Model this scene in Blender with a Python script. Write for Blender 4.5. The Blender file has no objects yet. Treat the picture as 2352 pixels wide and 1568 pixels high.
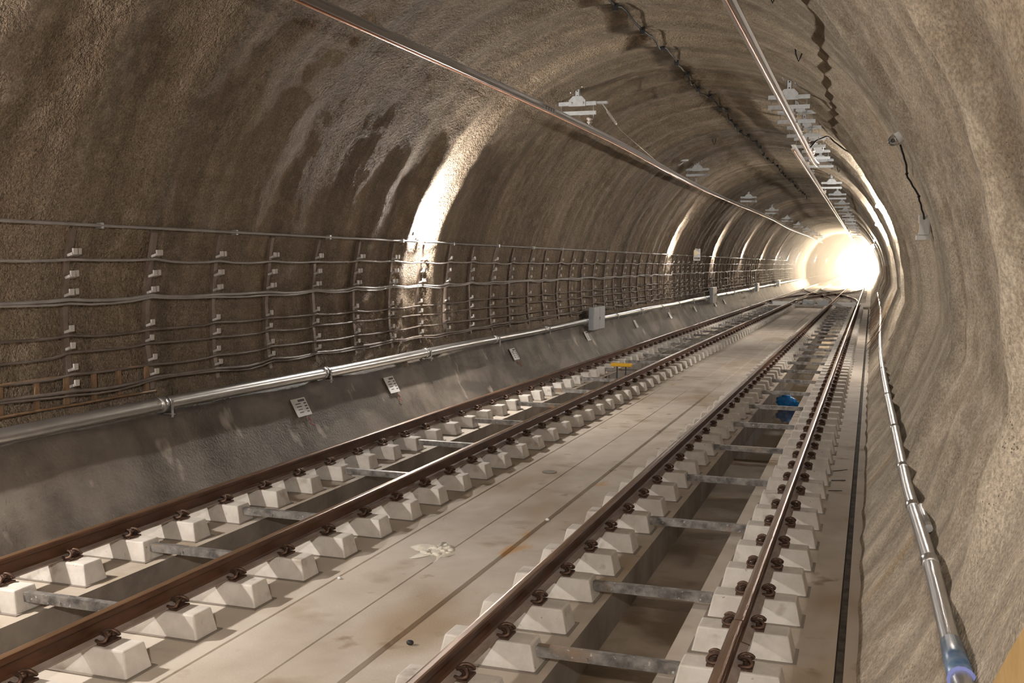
import bpy, bmesh, math, random
import numpy as np
from mathutils import Vector, Matrix, noise
random.seed(7)
SC = bpy.context.scene
COL = SC.collection
PI = math.pi

# ------------------------------------------------------------------ helpers
def V(*a): return Vector(a)

class MB:
    """collects geometry for ONE mesh object"""
    def __init__(s): s.v = []; s.f = []; s.m = []; s.sm = []
    def add(s, vs, fs, mi=0, smooth=False):
        o = len(s.v); s.v += [tuple(p) for p in vs]
        for f in fs: s.f.append([o+i for i in f]); s.m.append(mi); s.sm.append(smooth)
    def box(s, x0, x1, y0, y1, z0, z1, mi=0):
        s.add([(x0,y0,z0),(x1,y0,z0),(x1,y1,z0),(x0,y1,z0),(x0,y0,z1),(x1,y0,z1),(x1,y1,z1),(x0,y1,z1)],
              [(0,3,2,1),(4,5,6,7),(0,1,5,4),(1,2,6,5),(2,3,7,6),(3,0,4,7)], mi)
    def frustum(s, x0,x1,y0,y1,z0, X0,X1,Y0,Y1,z1, mi=0):
        s.add([(x0,y0,z0),(x1,y0,z0),(x1,y1,z0),(x0,y1,z0),(X0,Y0,z1),(X1,Y0,z1),(X1,Y1,z1),(X0,Y1,z1)],
              [(0,3,2,1),(4,5,6,7),(0,1,5,4),(1,2,6,5),(2,3,7,6),(3,0,4,7)], mi)
    def obox(s, c, ax, ay, az, mi=0):
        """oriented box: centre, three half-axis vectors"""
        c = Vector(c); vs = []
        for sz in (-1,1):
            for sx, sy in ((-1,-1),(1,-1),(1,1),(-1,1)): vs.append(c+ax*sx+ay*sy+az*sz)
        s.add(vs, [(0,3,2,1),(4,5,6,7),(0,1,5,4),(1,2,6,5),(2,3,7,6),(3,0,4,7)], mi)
    def tube(s, pts, r, n=8, mi=0, closed=False, caps=True, smooth=True):
        pts = [Vector(p) for p in pts]; N = len(pts)
        rs = r if isinstance(r, (list, tuple)) else [r]*N
        tang = []
        for i in range(N):
            a = pts[(i-1) % N] if (closed or i > 0) else pts[i]
            b = pts[(i+1) % N] if (closed or i < N-1) else pts[i]
            t = (b-a); tang.append(t.normalized() if t.length > 1e-9 else V(0,1,0))
        up = V(0,0,1) if abs(tang[0].z) < .9 else V(1,0,0)
        u = tang[0].cross(up).normalized(); vs = []
        for i in range(N):
            t = tang[i]; u = (u - t*u.dot(t))
            if u.length < 1e-6: u = t.orthogonal()
            u.normalize(); w = t.cross(u)
            for k in range(n):
                a = 2*PI*k/n; vs.append(pts[i] + (u*math.cos(a)+w*math.sin(a))*rs[i])
        fs = []
        for i in range(N if closed else N-1):
            j = (i+1) % N
            for k in range(n):
                l = (k+1) % n; fs.append((i*n+k, i*n+l, j*n+l, j*n+k))
        s.add(vs, fs, mi, smooth)
        if caps and not closed:
            o = len(s.v)-len(vs)
            s.f.append([o+k for k in range(n)][::-1]); s.m.append(mi); s.sm.append(False)
            s.f.append([o+(N-1)*n+k for k in range(n)]); s.m.append(mi); s.sm.append(False)
    def prof(s, prof, ys, mi=0, closed=True, mis=None, smooth=False, off=None):
        """extrude an XZ profile along Y stations; off(y) -> (dx,dz)"""
        n = len(prof); vs = []
        for y in ys:
            dx, dz = off(y) if off else (0,0)
            vs += [(x+dx, y, z+dz) for x, z in prof]
        o = len(s.v); s.v += vs
        m = n if closed else n-1
        for i in range(len(ys)-1):
            for k in range(m):
                l = (k+1) % n
                s.f.append([o+i*n+k, o+i*n+l, o+(i+1)*n+l, o+(i+1)*n+k])
                s.m.append(mis[k] if mis else mi); s.sm.append(smooth)
        if closed:
            s.f.append([o+k for k in range(n)]); s.m.append(mi); s.sm.append(False)
            s.f.append([o+(len(ys)-1)*n+k for k in range(n)][::-1]); s.m.append(mi); s.sm.append(False)
    def ball(s, c, r, sub=2, mi=0, sx=1, sy=1, sz=1, jit=0):
        bm = bmesh.new(); bmesh.ops.create_icosphere(bm, subdivisions=sub, radius=1)
        vs = []
        for v in bm.verts:
            p = v.co*(1+(jit*noise.noise(v.co*2.3+Vector(c)*7) if jit else 0))
            vs.append((c[0]+p.x*r*sx, c[1]+p.y*r*sy, c[2]+p.z*r*sz))
        fs = [[v.index for v in f.verts] for f in bm.faces]; bm.free()
        s.add(vs, fs, mi, True)
    def mesh(s, name, mats):
        me = bpy.data.meshes.new(name); me.from_pydata(s.v, [], s.f)
        for m in (mats if isinstance(mats, (list, tuple)) else [mats]): me.materials.append(m)
        me.polygons.foreach_set('material_index', s.m); me.polygons.foreach_set('use_smooth', s.sm)
        me.update()
        return me
    def fix(s, me):
        bm = bmesh.new(); bm.from_mesh(me); bmesh.ops.recalc_face_normals(bm, faces=bm.faces); bm.to_mesh(me); bm.free()
    def build(s, name, mats, parent=None, loc=None, recalc=True):
        me = s.mesh(name, mats)
        if recalc: s.fix(me)
        return link(name, me, parent, loc)

def link(name, me, parent=None, loc=None):
    o = bpy.data.objects.new(name, me); COL.objects.link(o)
    if parent: o.parent = parent
    if loc is not None: o.location = loc
    return o
def tag(o, label, cat, group=None, kind=None):
    o['label'] = label; o['category'] = cat
    if group: o['group'] = group
    if kind: o['kind'] = kind
    return o
def thing(name, loc, label, cat, group=None):
    o = bpy.data.objects.new(name, None); COL.objects.link(o); o.location = loc; o.empty_display_size = .1
    return tag(o, label, cat, group)
def struct(o, label, cat): return tag(o, label, cat, kind='structure')
def copy_tree(o, loc=None):
    r = o.copy(); COL.objects.link(r)
    if loc is not None: r.location = loc
    for ch in o.children:
        c = ch.copy(); COL.objects.link(c); c.parent = r
        for g in ch.children:
            d = g.copy(); COL.objects.link(d); d.parent = c
    return r
def nth(n):
    s = 'th' if 10 <= n % 100 <= 20 else {1:'st',2:'nd',3:'rd'}.get(n % 10, 'th')
    w = ['','first','second','third','fourth','fifth','sixth','seventh','eighth','ninth','tenth']
    return w[n] if n <= 10 else f'{n}{s}'
def bevel_mesh(me, w, seg=2):
    bm = bmesh.new(); bm.from_mesh(me); bmesh.ops.recalc_face_normals(bm, faces=bm.faces)
    bmesh.ops.bevel(bm, geom=list(bm.edges), offset=w, segments=seg, profile=.5, affect='EDGES')
    bm.to_mesh(me); bm.free()

# ------------------------------------------------------------------ materials
def mat(name, base=(.5,.5,.5), rough=.7, metal=0, col2=None, nscale=6, ndetail=6, bump=0, bscale=40, bdist=.01,
        spots=None, nz=None, rough2=None, contrast=(.35,.65), stretch=None, spec=.4, pos=False):
    m = bpy.data.materials.new(name); m.use_nodes = True
    nt = m.node_tree; N = nt.nodes; L = nt.links
    b = N['Principled BSDF']; b.inputs['Base Color'].default_value = (*base, 1)
    b.inputs['Roughness'].default_value = rough; b.inputs['Metallic'].default_value = metal
    b.inputs['Specular IOR Level'].default_value = spec
    tc = N.new('ShaderNodeTexCoord'); co = base_co = tc.outputs['Object']
    if pos: co = base_co = N.new('ShaderNodeNewGeometry').outputs['Position']
    if stretch:
        mp = N.new('ShaderNodeMapping'); mp.inputs['Scale'].default_value = stretch; L.new(co, mp.inputs[0]); co = mp.outputs[0]
    colsock = None
    if col2 is not None:
        n = N.new('ShaderNodeTexNoise'); n.inputs['Scale'].default_value = nscale; n.inputs['Detail'].default_value = min(4, ndetail)
        n.inputs['Roughness'].default_value = .6
        L.new(co, n.inputs['Vector'])
        r = N.new('ShaderNodeValToRGB'); r.color_ramp.elements[0].position = contrast[0]; r.color_ramp.elements[1].position = contrast[1]
        r.color_ramp.elements[0].color = (*base,1); r.color_ramp.elements[1].color = (*col2,1)
        L.new(n.outputs['Fac'], r.inputs[0]); colsock = r.outputs[0]
        if rough2 is not None:
            mr = N.new('ShaderNodeMapRange'); mr.inputs[1].default_value = contrast[0]; mr.inputs[2].default_value = contrast[1]
            mr.inputs[3].default_value = rough; mr.inputs[4].default_value = rough2
            L.new(n.outputs['Fac'], mr.inputs[0]); L.new(mr.outputs[0], b.inputs['Roughness'])
    for sp in (spots or []):     # (colour, noise scale, lo, hi, stretch)
        n2 = N.new('ShaderNodeTexNoise'); n2.inputs['Scale'].default_value = sp[1]; n2.inputs['Detail'].default_value = 3
        c2 = base_co
        mp2 = N.new('ShaderNodeMapping'); mp2.inputs['Scale'].default_value = sp[4] if len(sp) > 4 else (1,1,1)
        mp2.inputs['Location'].default_value = (sp[1]*1.7, 3.1, .7)
        L.new(c2, mp2.inputs[0]); L.new(mp2.outputs[0], n2.inputs['Vector'])
        r2 = N.new('ShaderNodeMapRange'); r2.inputs[1].default_value = sp[2]; r2.inputs[2].default_value = sp[3]
        L.new(n2.outputs['Fac'], r2.inputs[0])
        mx = N.new('ShaderNodeMix'); mx.data_type = 'RGBA'
        L.new(r2.outputs[0], mx.inputs[0])
        if colsock: L.new(colsock, mx.inputs[6])
        else: mx.inputs[6].default_value = (*base,1)
        mx.inputs[7].default_value = (*sp[0],1); colsock = mx.outputs[2]
    if colsock: L.new(colsock, b.inputs['Base Color'])
    if bump:
        n3 = N.new('ShaderNodeTexNoise'); n3.inputs['Scale'].default_value = bscale; n3.inputs['Detail'].default_value = 2
        L.new(co, n3.inputs['Vector'])
        bp = N.new('ShaderNodeBump'); bp.inputs['Strength'].default_value = bump; bp.inputs['Distance'].default_value = bdist
        L.new(n3.outputs['Fac'], bp.inputs['Height']); L.new(bp.outputs[0], b.inputs['Normal'])
    return m
def emit(name, col, strength):
    m = bpy.data.materials.new(name); m.use_nodes = True; N = m.node_tree.nodes
    b = N['Principled BSDF']; b.inputs['Base Color'].default_value = (.8,.8,.8,1)
    b.inputs['Emission Color'].default_value = (*col,1); b.inputs['Emission Strength'].default_value = strength
    return m
def shotcrete(name, c1, c2, c3, pits=True, bump=1.0, rust=None, gloss=.75, grain=1.0):
    m = bpy.data.materials.new(name); m.use_nodes = True; nt = m.node_tree; N = nt.nodes; L = nt.links
    b = N['Principled BSDF']; b.inputs['Roughness'].default_value = gloss; b.inputs['Specular IOR Level'].default_value = .3
    tc = N.new('ShaderNodeTexCoord')
    def nz(scale, det, vec=None, rough=.6):
        n = N.new('ShaderNodeTexNoise'); n.inputs['Scale'].default_value = scale; n.inputs['Detail'].default_value = det
        n.inputs['Roughness'].default_value = rough; L.new(vec or tc.outputs['Object'], n.inputs['Vector']); return n.outputs['Fac']
    big = nz(.55, 3)
    r = N.new('ShaderNodeValToRGB'); e = r.color_ramp.elements
    e[0].position = .32; e[0].color = (*c1,1); e[1].position = .68; e[1].color = (*c2,1)
    L.new(big, r.inputs[0]); col = r.outputs[0]
    mid = nz(5, 2); mr = N.new('ShaderNodeMapRange'); mr.inputs[1].default_value = .45; mr.inputs[2].default_value = .7
    L.new(mid, mr.inputs[0]); mx = N.new('ShaderNodeMix'); mx.data_type = 'RGBA'
    L.new(mr.outputs[0], mx.inputs[0]); L.new(col, mx.inputs[6]); mx.inputs[7].default_value = (*c3,1); col = mx.outputs[2]
    # bands along the sprayed rings, contrast deepened to stand in for rib shading
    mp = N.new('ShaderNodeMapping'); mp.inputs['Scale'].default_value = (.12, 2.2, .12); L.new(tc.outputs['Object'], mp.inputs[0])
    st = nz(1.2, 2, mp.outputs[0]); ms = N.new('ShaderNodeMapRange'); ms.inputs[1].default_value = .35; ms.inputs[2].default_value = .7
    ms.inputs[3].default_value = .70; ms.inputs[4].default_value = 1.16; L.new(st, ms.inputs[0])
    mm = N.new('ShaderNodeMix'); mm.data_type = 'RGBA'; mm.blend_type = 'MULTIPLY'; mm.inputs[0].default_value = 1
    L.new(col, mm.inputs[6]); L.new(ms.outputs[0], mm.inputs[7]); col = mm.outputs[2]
    if rust:
        mp2 = N.new('ShaderNodeMapping'); mp2.inputs['Scale'].default_value = (.1, 1.6, .25); mp2.inputs['Location'].default_value = (0,4.4,0)
        L.new(tc.outputs['Object'], mp2.inputs[0]); rs = nz(1.0, 1, mp2.outputs[0])
        rr = N.new('ShaderNodeMapRange'); rr.inputs[1].default_value = .66; rr.inputs[2].default_value = .76; L.new(rs, rr.inputs[0])
        sx0 = N.new('ShaderNodeSeparateXYZ'); L.new(tc.outputs['Object'], sx0.inputs[0]); xm = N.new('ShaderNodeMapRange'); xm.inputs[1].default_value = 1.2; xm.inputs[2].default_value = 1.8; L.new(sx0.outputs[0], xm.inputs[0])
        rm = N.new('ShaderNodeMath'); rm.operation = 'MULTIPLY'; L.new(rr.outputs[0], rm.inputs[0]); L.new(xm.outputs[0], rm.inputs[1])
        m3 = N.new('ShaderNodeMix'); m3.data_type = 'RGBA'; L.new(rm.outputs[0], m3.inputs[0]); L.new(col, m3.inputs[6])
        m3.inputs[7].default_value = (*rust,1); col = m3.outputs[2]
    # light level put into the tint: darker on the cable-wall side and crown
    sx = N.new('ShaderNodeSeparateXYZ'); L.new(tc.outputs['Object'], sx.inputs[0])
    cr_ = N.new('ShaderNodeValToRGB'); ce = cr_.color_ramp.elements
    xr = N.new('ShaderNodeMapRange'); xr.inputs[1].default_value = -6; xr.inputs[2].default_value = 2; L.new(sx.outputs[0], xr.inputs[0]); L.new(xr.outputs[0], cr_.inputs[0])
    ce[0].position = .05; ce[0].color = (.74,.68,.64,1); ce[1].position = .95; ce[1].color = (1.14,1.13,1.13,1)  # far left lifted a little for the passing train's glow
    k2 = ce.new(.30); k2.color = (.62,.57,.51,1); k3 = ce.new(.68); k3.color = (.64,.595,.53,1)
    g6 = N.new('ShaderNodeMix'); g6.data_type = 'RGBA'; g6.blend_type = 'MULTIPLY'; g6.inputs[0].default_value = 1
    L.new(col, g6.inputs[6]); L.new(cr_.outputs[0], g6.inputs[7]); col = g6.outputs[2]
    gr = nz(44, 2, None, .75); gm = N.new('ShaderNodeMapRange'); gm.inputs[1].default_value = .36; gm.inputs[2].default_value = .64
    gm.inputs[3].default_value = 1-.5*grain; gm.inputs[4].default_value = 1+.32*grain; L.new(gr, gm.inputs[0])
    g5 = N.new('ShaderNodeMix'); g5.data_type = 'RGBA'; g5.blend_type = 'MULTIPLY'; g5.inputs[0].default_value = 1
    L.new(col, g5.inputs[6]); L.new(gm.outputs[0], g5.inputs[7]); col = g5.outputs[2]
    f1 = nz(20, 2, None, .68); f2 = nz(70, 1)
    ad = N.new('ShaderNodeMath'); ad.operation = 'MULTIPLY_ADD'; ad.inputs[1].default_value = .4; L.new(f2, ad.inputs[0]); L.new(f1, ad.inputs[2])
    h = ad.outputs[0]
    if pits:
        vo = N.new('ShaderNodeTexVoronoi'); vo.inputs['Scale'].default_value = 40; L.new(tc.outputs['Object'], vo.inputs['Vector'])
        pm = nz(3.2, 1)
        thr = N.new('ShaderNodeMapRange'); thr.inputs[1].default_value = .4; thr.inputs[2].default_value = .7; thr.inputs[3].default_value = .05; thr.inputs[4].default_value = .27
        L.new(pm, thr.inputs[0])
        lt = N.new('ShaderNodeMath'); lt.operation = 'SUBTRACT'; L.new(thr.outputs[0], lt.inputs[0]); L.new(vo.outputs['Distance'], lt.inputs[1])
        pr = N.new('ShaderNodeMapRange'); pr.inputs[1].default_value = 0; pr.inputs[2].default_value = .1; L.new(lt.outputs[0], pr.inputs[0])
        m4 = N.new('ShaderNodeMix'); m4.data_type = 'RGBA'; L.new(pr.outputs[0], m4.inputs[0]); L.new(col, m4.inputs[6])
        m4.inputs[7].default_value = (c1[0]*.5, c1[1]*.48, c1[2]*.45, 1); col = m4.outputs[2]
        sb = N.new('ShaderNodeMath'); sb.operation = 'MULTIPLY_ADD'; sb.inputs[1].default_value = -.7; L.new(pr.outputs[0], sb.inputs[0]); L.new(h, sb.inputs[2]); h = sb.outputs[0]
    L.new(col, b.inputs['Base Color'])
    bp = N.new('ShaderNodeBump'); bp.inputs['Strength'].default_value = bump; bp.inputs['Distance'].default_value = .065
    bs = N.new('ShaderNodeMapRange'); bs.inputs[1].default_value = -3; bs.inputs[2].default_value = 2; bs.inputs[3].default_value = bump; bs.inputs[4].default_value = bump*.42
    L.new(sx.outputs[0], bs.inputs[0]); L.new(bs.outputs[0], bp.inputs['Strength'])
    L.new(h, bp.inputs['Height']); L.new(bp.outputs[0], b.inputs['Normal'])
    return m

M = {}
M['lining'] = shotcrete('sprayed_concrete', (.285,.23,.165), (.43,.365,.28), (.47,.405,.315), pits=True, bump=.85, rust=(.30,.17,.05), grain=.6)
M['footing'] = mat('footing_concrete', (.085,.068,.054), .6, 0, (.20,.17,.14), 1.1, 8, .8, 30, .012, contrast=(.38,.62),
                   spots=[((.09,.075,.06), .9, .55, .62, (1,.5,1.6)), ((.42,.37,.31), 2.2, .64, .72, (1,1,.5))])
M['slab'] = mat('slab_concrete', (.42,.355,.285), .75, 0, (.58,.515,.44), 1.3, 8, .25, 60, .006, contrast=(.3,.7),
                spots=[((.36,.27,.18), .8, .56, .70, (1,.45,1)), ((.33,.25,.17), 1.7, .58, .74), ((.28,.20,.13), 3.6, .66, .76), ((.50,.30,.13), 1.3, .70, .76, (1.6,.5,1)), ((.68,.61,.53), .5, .55, .7, (1,.3,1))])
M['trenchwall'] = mat('trench_side_concrete', (.19,.16,.135), .7, 0, (.31,.27,.23), 2.0, 6, .3, 50, .006)
M['trench'] = mat('trench_mud', (.16,.115,.07), .30, 0, (.34,.275,.21), 1.4, 7, .35, 30, .008, rough2=.7, contrast=(.42,.6))
M['gutter'] = mat('gutter_dirt', (.07,.052,.036), .9, 0, (.16,.125,.09), 7, 5)
M['block'] = mat('block_concrete', (.56,.515,.46), .7, 0, (.68,.635,.58), 6, 6, .12, 90, .004, pos=True,
                 spots=[((.40,.345,.29), 5, .62, .74), ((.30,.25,.21), 22, .70, .76)])
M['boot'] = mat('boot_rubber', (.24,.205,.17), .8)
M['rail'] = mat('rail_rust', (.055,.022,.010), .5, .15, (.12,.052,.024), 9, 6, .15, 60, .003, stretch=(1,.25,1))
M['railtop'] = mat('rail_head_steel', (.17,.095,.05), .38, .5, (.27,.16,.09), 14, 5, stretch=(1,.12,1))
M['railfoot'] = mat('rail_foot_dust', (.26,.195,.16), .8, 0, (.38,.31,.27), 12, 5, pos=True, stretch=(1,.4,1))
M['clip'] = mat('clip_steel', (.085,.05,.035), .5, .5, (.17,.10,.07), 30, 4)
M['galv'] = mat('galvanised_steel', (.42,.42,.42), .38, .85, (.62,.61,.60), 10, 6)
M['tie'] = mat('tie_bar_steel', (.12,.112,.105), .45, .4, (.36,.335,.31), 10, 7, pos=True, spots=[((.33,.24,.17), 2.5, .60, .70), ((.60,.57,.53), 30, .66, .72)])
M['pipe'] = mat('pipe_zinc', (.50,.50,.49), .30, .9, (.62,.61,.60), 7, 5, stretch=(1,.3,1))
M['couple'] = mat('coupling_dark', (.16,.15,.15), .4, .8)
M['alu'] = mat('aluminium_profile', (.50,.48,.47), .34, .9, (.56,.54,.53), 5, 4, stretch=(1,.1,1))
M['copper'] = mat('copper_wire', (.62,.30,.17), .28, .9)
M['zinc'] = mat('hanger_zinc', (.50,.52,.53), .45, .55, (.60,.62,.63), 18, 4)
M['black'] = mat('black_plastic', (.012,.012,.012), .5)
M['hole'] = mat('drilled_hole', (.01,.01,.01), .9)
M['cable'] = mat('grey_cable', (.30,.28,.27), .5, 0, (.38,.36,.34), 4, 3)
M['cabled'] = mat('brown_cable', (.13,.105,.09), .5, 0, (.20,.165,.14), 4, 3)
M['post'] = mat('post_steel', (.19,.145,.115), .5, .3, (.27,.21,.17), 9, 4)
M['hook'] = mat('pale_hook', (.58,.55,.52), .5)
M['white'] = mat('white_paint', (.74,.74,.73), .45)
M['card'] = mat('notice_card', (.72,.71,.71), .5)
M['ink'] = mat('printed_ink', (.10,.10,.11), .7)
M['inkred'] = mat('red_spray', (.40,.07,.05), .8)
M['grey'] = mat('grey_cabinet', (.42,.44,.46), .45)
M['yellow'] = mat('yellow_plastic', (.85,.47,.015), .4)
M['signyel'] = mat('sign_yellow', (.85,.72,.08), .5)
M['signblue'] = mat('sign_blue', (.24,.28,.62), .5)
M['blue'] = mat('blue_plastic', (.01,.17,.55), .3, 0, (.03,.30,.75), 14, 4, .5, 30, .02)
M['bluetape'] = mat('blue_tape', (.07,.13,.23), .35, .2, (.20,.26,.34), 9, 4)
M['tan'] = mat('tan_board', (.52,.33,.12), .8, 0, (.60,.41,.18), 10, 5, .2, 40, .004)
M['ladder'] = mat('warm_tint_steel', (.22,.13,.07), .6, .2, (.34,.22,.13), 12, 4)  # the ladder's brown takes in orange light from the passing train
M['foam'] = mat('foam_lump', (.72,.66,.54), .8, 0, (.80,.76,.68), 20, 4, .6, 60, .01)
M['porcelain'] = mat('insulator_clay', (.44,.38,.34), .35)
M['glass'] = None
g = bpy.data.materials.new('clear_lens'); g.use_nodes = True; gb = g.node_tree.nodes['Principled BSDF']
gb.inputs['Transmission Weight'].default_value = .9; gb.inputs['Roughness'].default_value = .06; gb.inputs['Base Color'].default_value = (.95,.95,.95,1)
M['glass'] = g
w = bpy.data.materials.new('shallow_water'); w.use_nodes = True; wb = w.node_tree.nodes['Principled BSDF']
wb.inputs['Base Color'].default_value = (.10,.065,.03,1); wb.inputs['Roughness'].default_value = .06; wb.inputs['Specular IOR Level'].default_value = .6
wn = w.node_tree.nodes.new('ShaderNodeTexNoise'); wn.inputs['Scale'].default_value = 6
wp = w.node_tree.nodes.new('ShaderNodeBump'); wp.inputs['Strength'].default_value = .06; wp.inputs['Distance'].default_value = .02
w.node_tree.links.new(wn.outputs['Fac'], wp.inputs['Height']); w.node_tree.links.new(wp.outputs[0], wb.inputs['Normal'])
M['water'] = w
M['lamp'] = emit('lamp_glow', (1,.94,.875), 25)
M['lamp'].cycles.emission_sampling = 'NONE'
def lamp_light(parent, loc, power, rad):
    ld = bpy.data.lights.new('lamp_light', 'POINT'); ld.energy = power; ld.color = (1,.94,.875); ld.shadow_soft_size = rad
    lo = bpy.data.objects.new('lamp_light', ld); COL.objects.link(lo); lo.parent = parent; lo.location = loc
M['head'] = emit('headlight_glow', (1,.78,.52), 7500)
M['dest'] = emit('added_display_glow', (1,.55,.10), 30)
M['screenglow'] = emit('added_windscreen_glow', (1,.86,.66), 14)
M['train'] = mat('train_paint', (.55,.55,.56), .35, .3)
M['dark'] = mat('dark_rubber', (.03,.03,.03), .6)

# ------------------------------------------------------------------ camera
f_px = 2430.0
vp = (2003.8, 608.4); roll = math.radians(.54)
F = Vector((vp[0]-1176, 784-vp[1], -f_px)).normalized()
q = Vector((vp[0]+1000*math.cos(roll)-1176, 784-(vp[1]+1000*math.sin(roll)), -f_px))
R = (q - F*q.dot(F)).normalized(); U = R.cross(F)
# rows R,F,U take a world vector to the camera; the camera's world rotation is the transpose
rot = Matrix((R, F, U))
cam_d = bpy.data.cameras.new('camera'); cam = bpy.data.objects.new('camera', cam_d); COL.objects.link(cam)
cam_d.sensor_width = 36; cam_d.lens = f_px*36/2352; cam_d.clip_start = .05; cam_d.clip_end = 800
mw = rot.to_4x4(); mw.translation = (1.478, 0, 2.219); cam.matrix_world = mw
SC.camera = cam

# ------------------------------------------------------------------ tunnel lining
CX, CZ, RAD = -1.9, 1.5, 4.25
GZ = -.335
def ystations(a, b, fine=.06):
    ys = []; y = a
    while y < b:
        ys.append(y)
        y += .35 if y < 3 else fine if y < 34 else .12 if y < 60 else .3 if y < 110 else 1.2
    ys.append(b); return ys
YS = ystations(-16, 230)
TAB0, TABD = -20.0, .02
def rib_table(seed, per, jit, amp, sig, fixed=()):
    rnd = random.Random(seed); n = int(280/TABD); t = np.zeros(n); yy = TAB0 + np.arange(n)*TABD
    y = -18.0
    lst = []
    while y < 250:
        lst.append((y, amp*rnd.uniform(.55, 1.2), sig*rnd.uniform(.75, 1.25))); y += per + rnd.uniform(-jit, jit)
    for fy, fa, fs in fixed:
        lst = [l for l in lst if abs(l[0]-fy) > .45] + [(fy, fa, fs)]
    for y0, a, s in lst:
        d = (yy-y0)/s; t += a*np.exp(-.5*d*d)
    return t
LAMPL = [-6.8, 5.0, 16.95, 40.6, 52.4, 64.2, 76, 88, 100, 112, 124, 150, 185]
LAMPR = [-1.2, 26.1, 38.4, 62, 74, 86, 98, 110, 140, 170]
fixL = []
for y in LAMPL: fixL += [(y-.62, .10, .2), (y+.66, .11, .2), (y, 0, .2)]  # ribs added beside each lamp to hold its light in a band
fixR = []
for y in LAMPR[1:3]: fixR += [(y+.62, .20, .24), (y-1.3, .05, .25), (y-.5,.0,.2)]
fixR += [(12.95, 0, .2), (13.6, .05, .2), (14.55, 0, .2)]
TL = rib_table(3, 1.25, .35, .05, .26, fixL)
TC = rib_table(5, 1.5, .5, .10, .28, [(17.75,.13,.22),(22.5,.12,.3),(27,.14,.35),(41.4,.13,.25)])
TR = rib_table(11, 1.15, .25, .19, .20, fixR)
def rib(tab, y):
    i = (y-TAB0)/TABD; k = int(i); k = max(0, min(len(tab)-2, k)); fr = i-k
    return tab[k]*(1-fr)+tab[k+1]*fr
def sstep(x, a, b):
    t = max(0, min(1, (x-a)/(b-a))); return t*t*(3-2*t)
def bulge(y, th):
    """inward offset of the lining; th = angle from the +X axis (0 = right springing, 180 = left)"""
    yw = y + .16*noise.noise(Vector((th*1.4, y*.12, 5.0))) + .05*noise.noise(Vector((th*5, y*.6, 1.0)))
    wr = 1 - sstep(th, math.radians(35), math.radians(75)); wl = sstep(th, math.radians(115), math.radians(150)); wc = 1-wr-wl
    b = wr*rib(TR, yw) + wl*rib(TL, yw) + wc*rib(TC, yw)
    b += .035*noise.noise(Vector((th*RAD*.8, y*.55, 9)))
    if y < 60: b += .016*noise.noise(Vector((th*RAD*3.1, y*2.6, 3))) + .012*noise.noise(Vector((th*RAD*6.5, y*6, 8)))
    return b
def radf(th):
    return RAD + .19*sstep(abs(math.sin(th)), .5, .95)
def lining(name, ths, lower, m, label, cat):
    """ths: angles; lower: list of (x,z,weight) profile points before the arc (foot of the wall)"""
    n = len(lower)+len(ths); verts = []
    for y in YS:
        for (x, z, wgt, th) in lower:
            b = bulge(y, th)*wgt*(1-.75*(1-sstep(y, 5.5, 9))*(1-sstep(z, .45, 1.2)))
            nx = CX-x; nz = CZ-z; l = math.hypot(nx, nz); s = b/l
            verts.append((x+nx*s, y, z+nz*s))
        for th in ths:
            r = radf(th)-bulge(y, th); verts.append((CX+r*math.cos(th), y, CZ+r*math.sin(th)))
    faces = []
    for i in range(len(YS)-1):
        for k in range(n-1): faces.append((i*n+k, i*n+k+1, (i+1)*n+k+1, (i+1)*n+k))
    me = bpy.data.meshes.new(name); me.from_pydata(verts, [], faces); me.materials.append(m)
    me.polygons.foreach_set('use_smooth', [True]*len(faces)); me.update()
    return struct(link(name, me), label, cat)
def arc(a, b, n): return [math.radians(a+(b-a)*i/(n-1)) for i in range(n)]
def th_of(x, z): return math.atan2(z-CZ, x-CX)
low_r = []
ctrl = [(1.405,GZ-.05,0),(1.47,GZ+.0,.1),(1.58,-.17,.3),(1.70,.0,.36),(1.80,.17,.45),(1.90,.36,.5),(2.0,.56,.68),(2.10,.80,.9),(2.19,1.02,1),(2.27,1.25,1)]
for (a, b) in zip(ctrl[:-1], ctrl[1:]):
    for t in (0, .5): low_r.append((a[0]+(b[0]-a[0])*t, a[1]+(b[1]-a[1])*t, a[2]+(b[2]-a[2])*t, th_of(a[0],a[1])))
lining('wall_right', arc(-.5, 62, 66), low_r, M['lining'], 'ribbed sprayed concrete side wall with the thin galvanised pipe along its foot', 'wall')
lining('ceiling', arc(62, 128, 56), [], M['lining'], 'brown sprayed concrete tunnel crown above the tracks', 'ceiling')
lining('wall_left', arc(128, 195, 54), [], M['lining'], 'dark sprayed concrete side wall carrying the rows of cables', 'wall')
def wall_x_left(y, z):
    """surface of the left wall at height z"""
    th = PI - math.asin(max(-1, min(1, (z-CZ)/RAD))); r = RAD-bulge(y, th)
    return CX + r*math.cos(th)
def arc_pt(y, th, off=0):
    r = radf(th)-bulge(y, th)-off; return Vector((CX+r*math.cos(th), y, CZ+r*math.sin(th)))
def right_foot_pt(z):
    for a, b in zip(ctrl[:-1], ctrl[1:]):
        if a[1] <= z <= b[1]: return a[0]+(b[0]-a[0])*(z-a[1])/(b[1]-a[1])
    return CX+math.sqrt(RAD**2-(z-CZ)**2)

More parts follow.
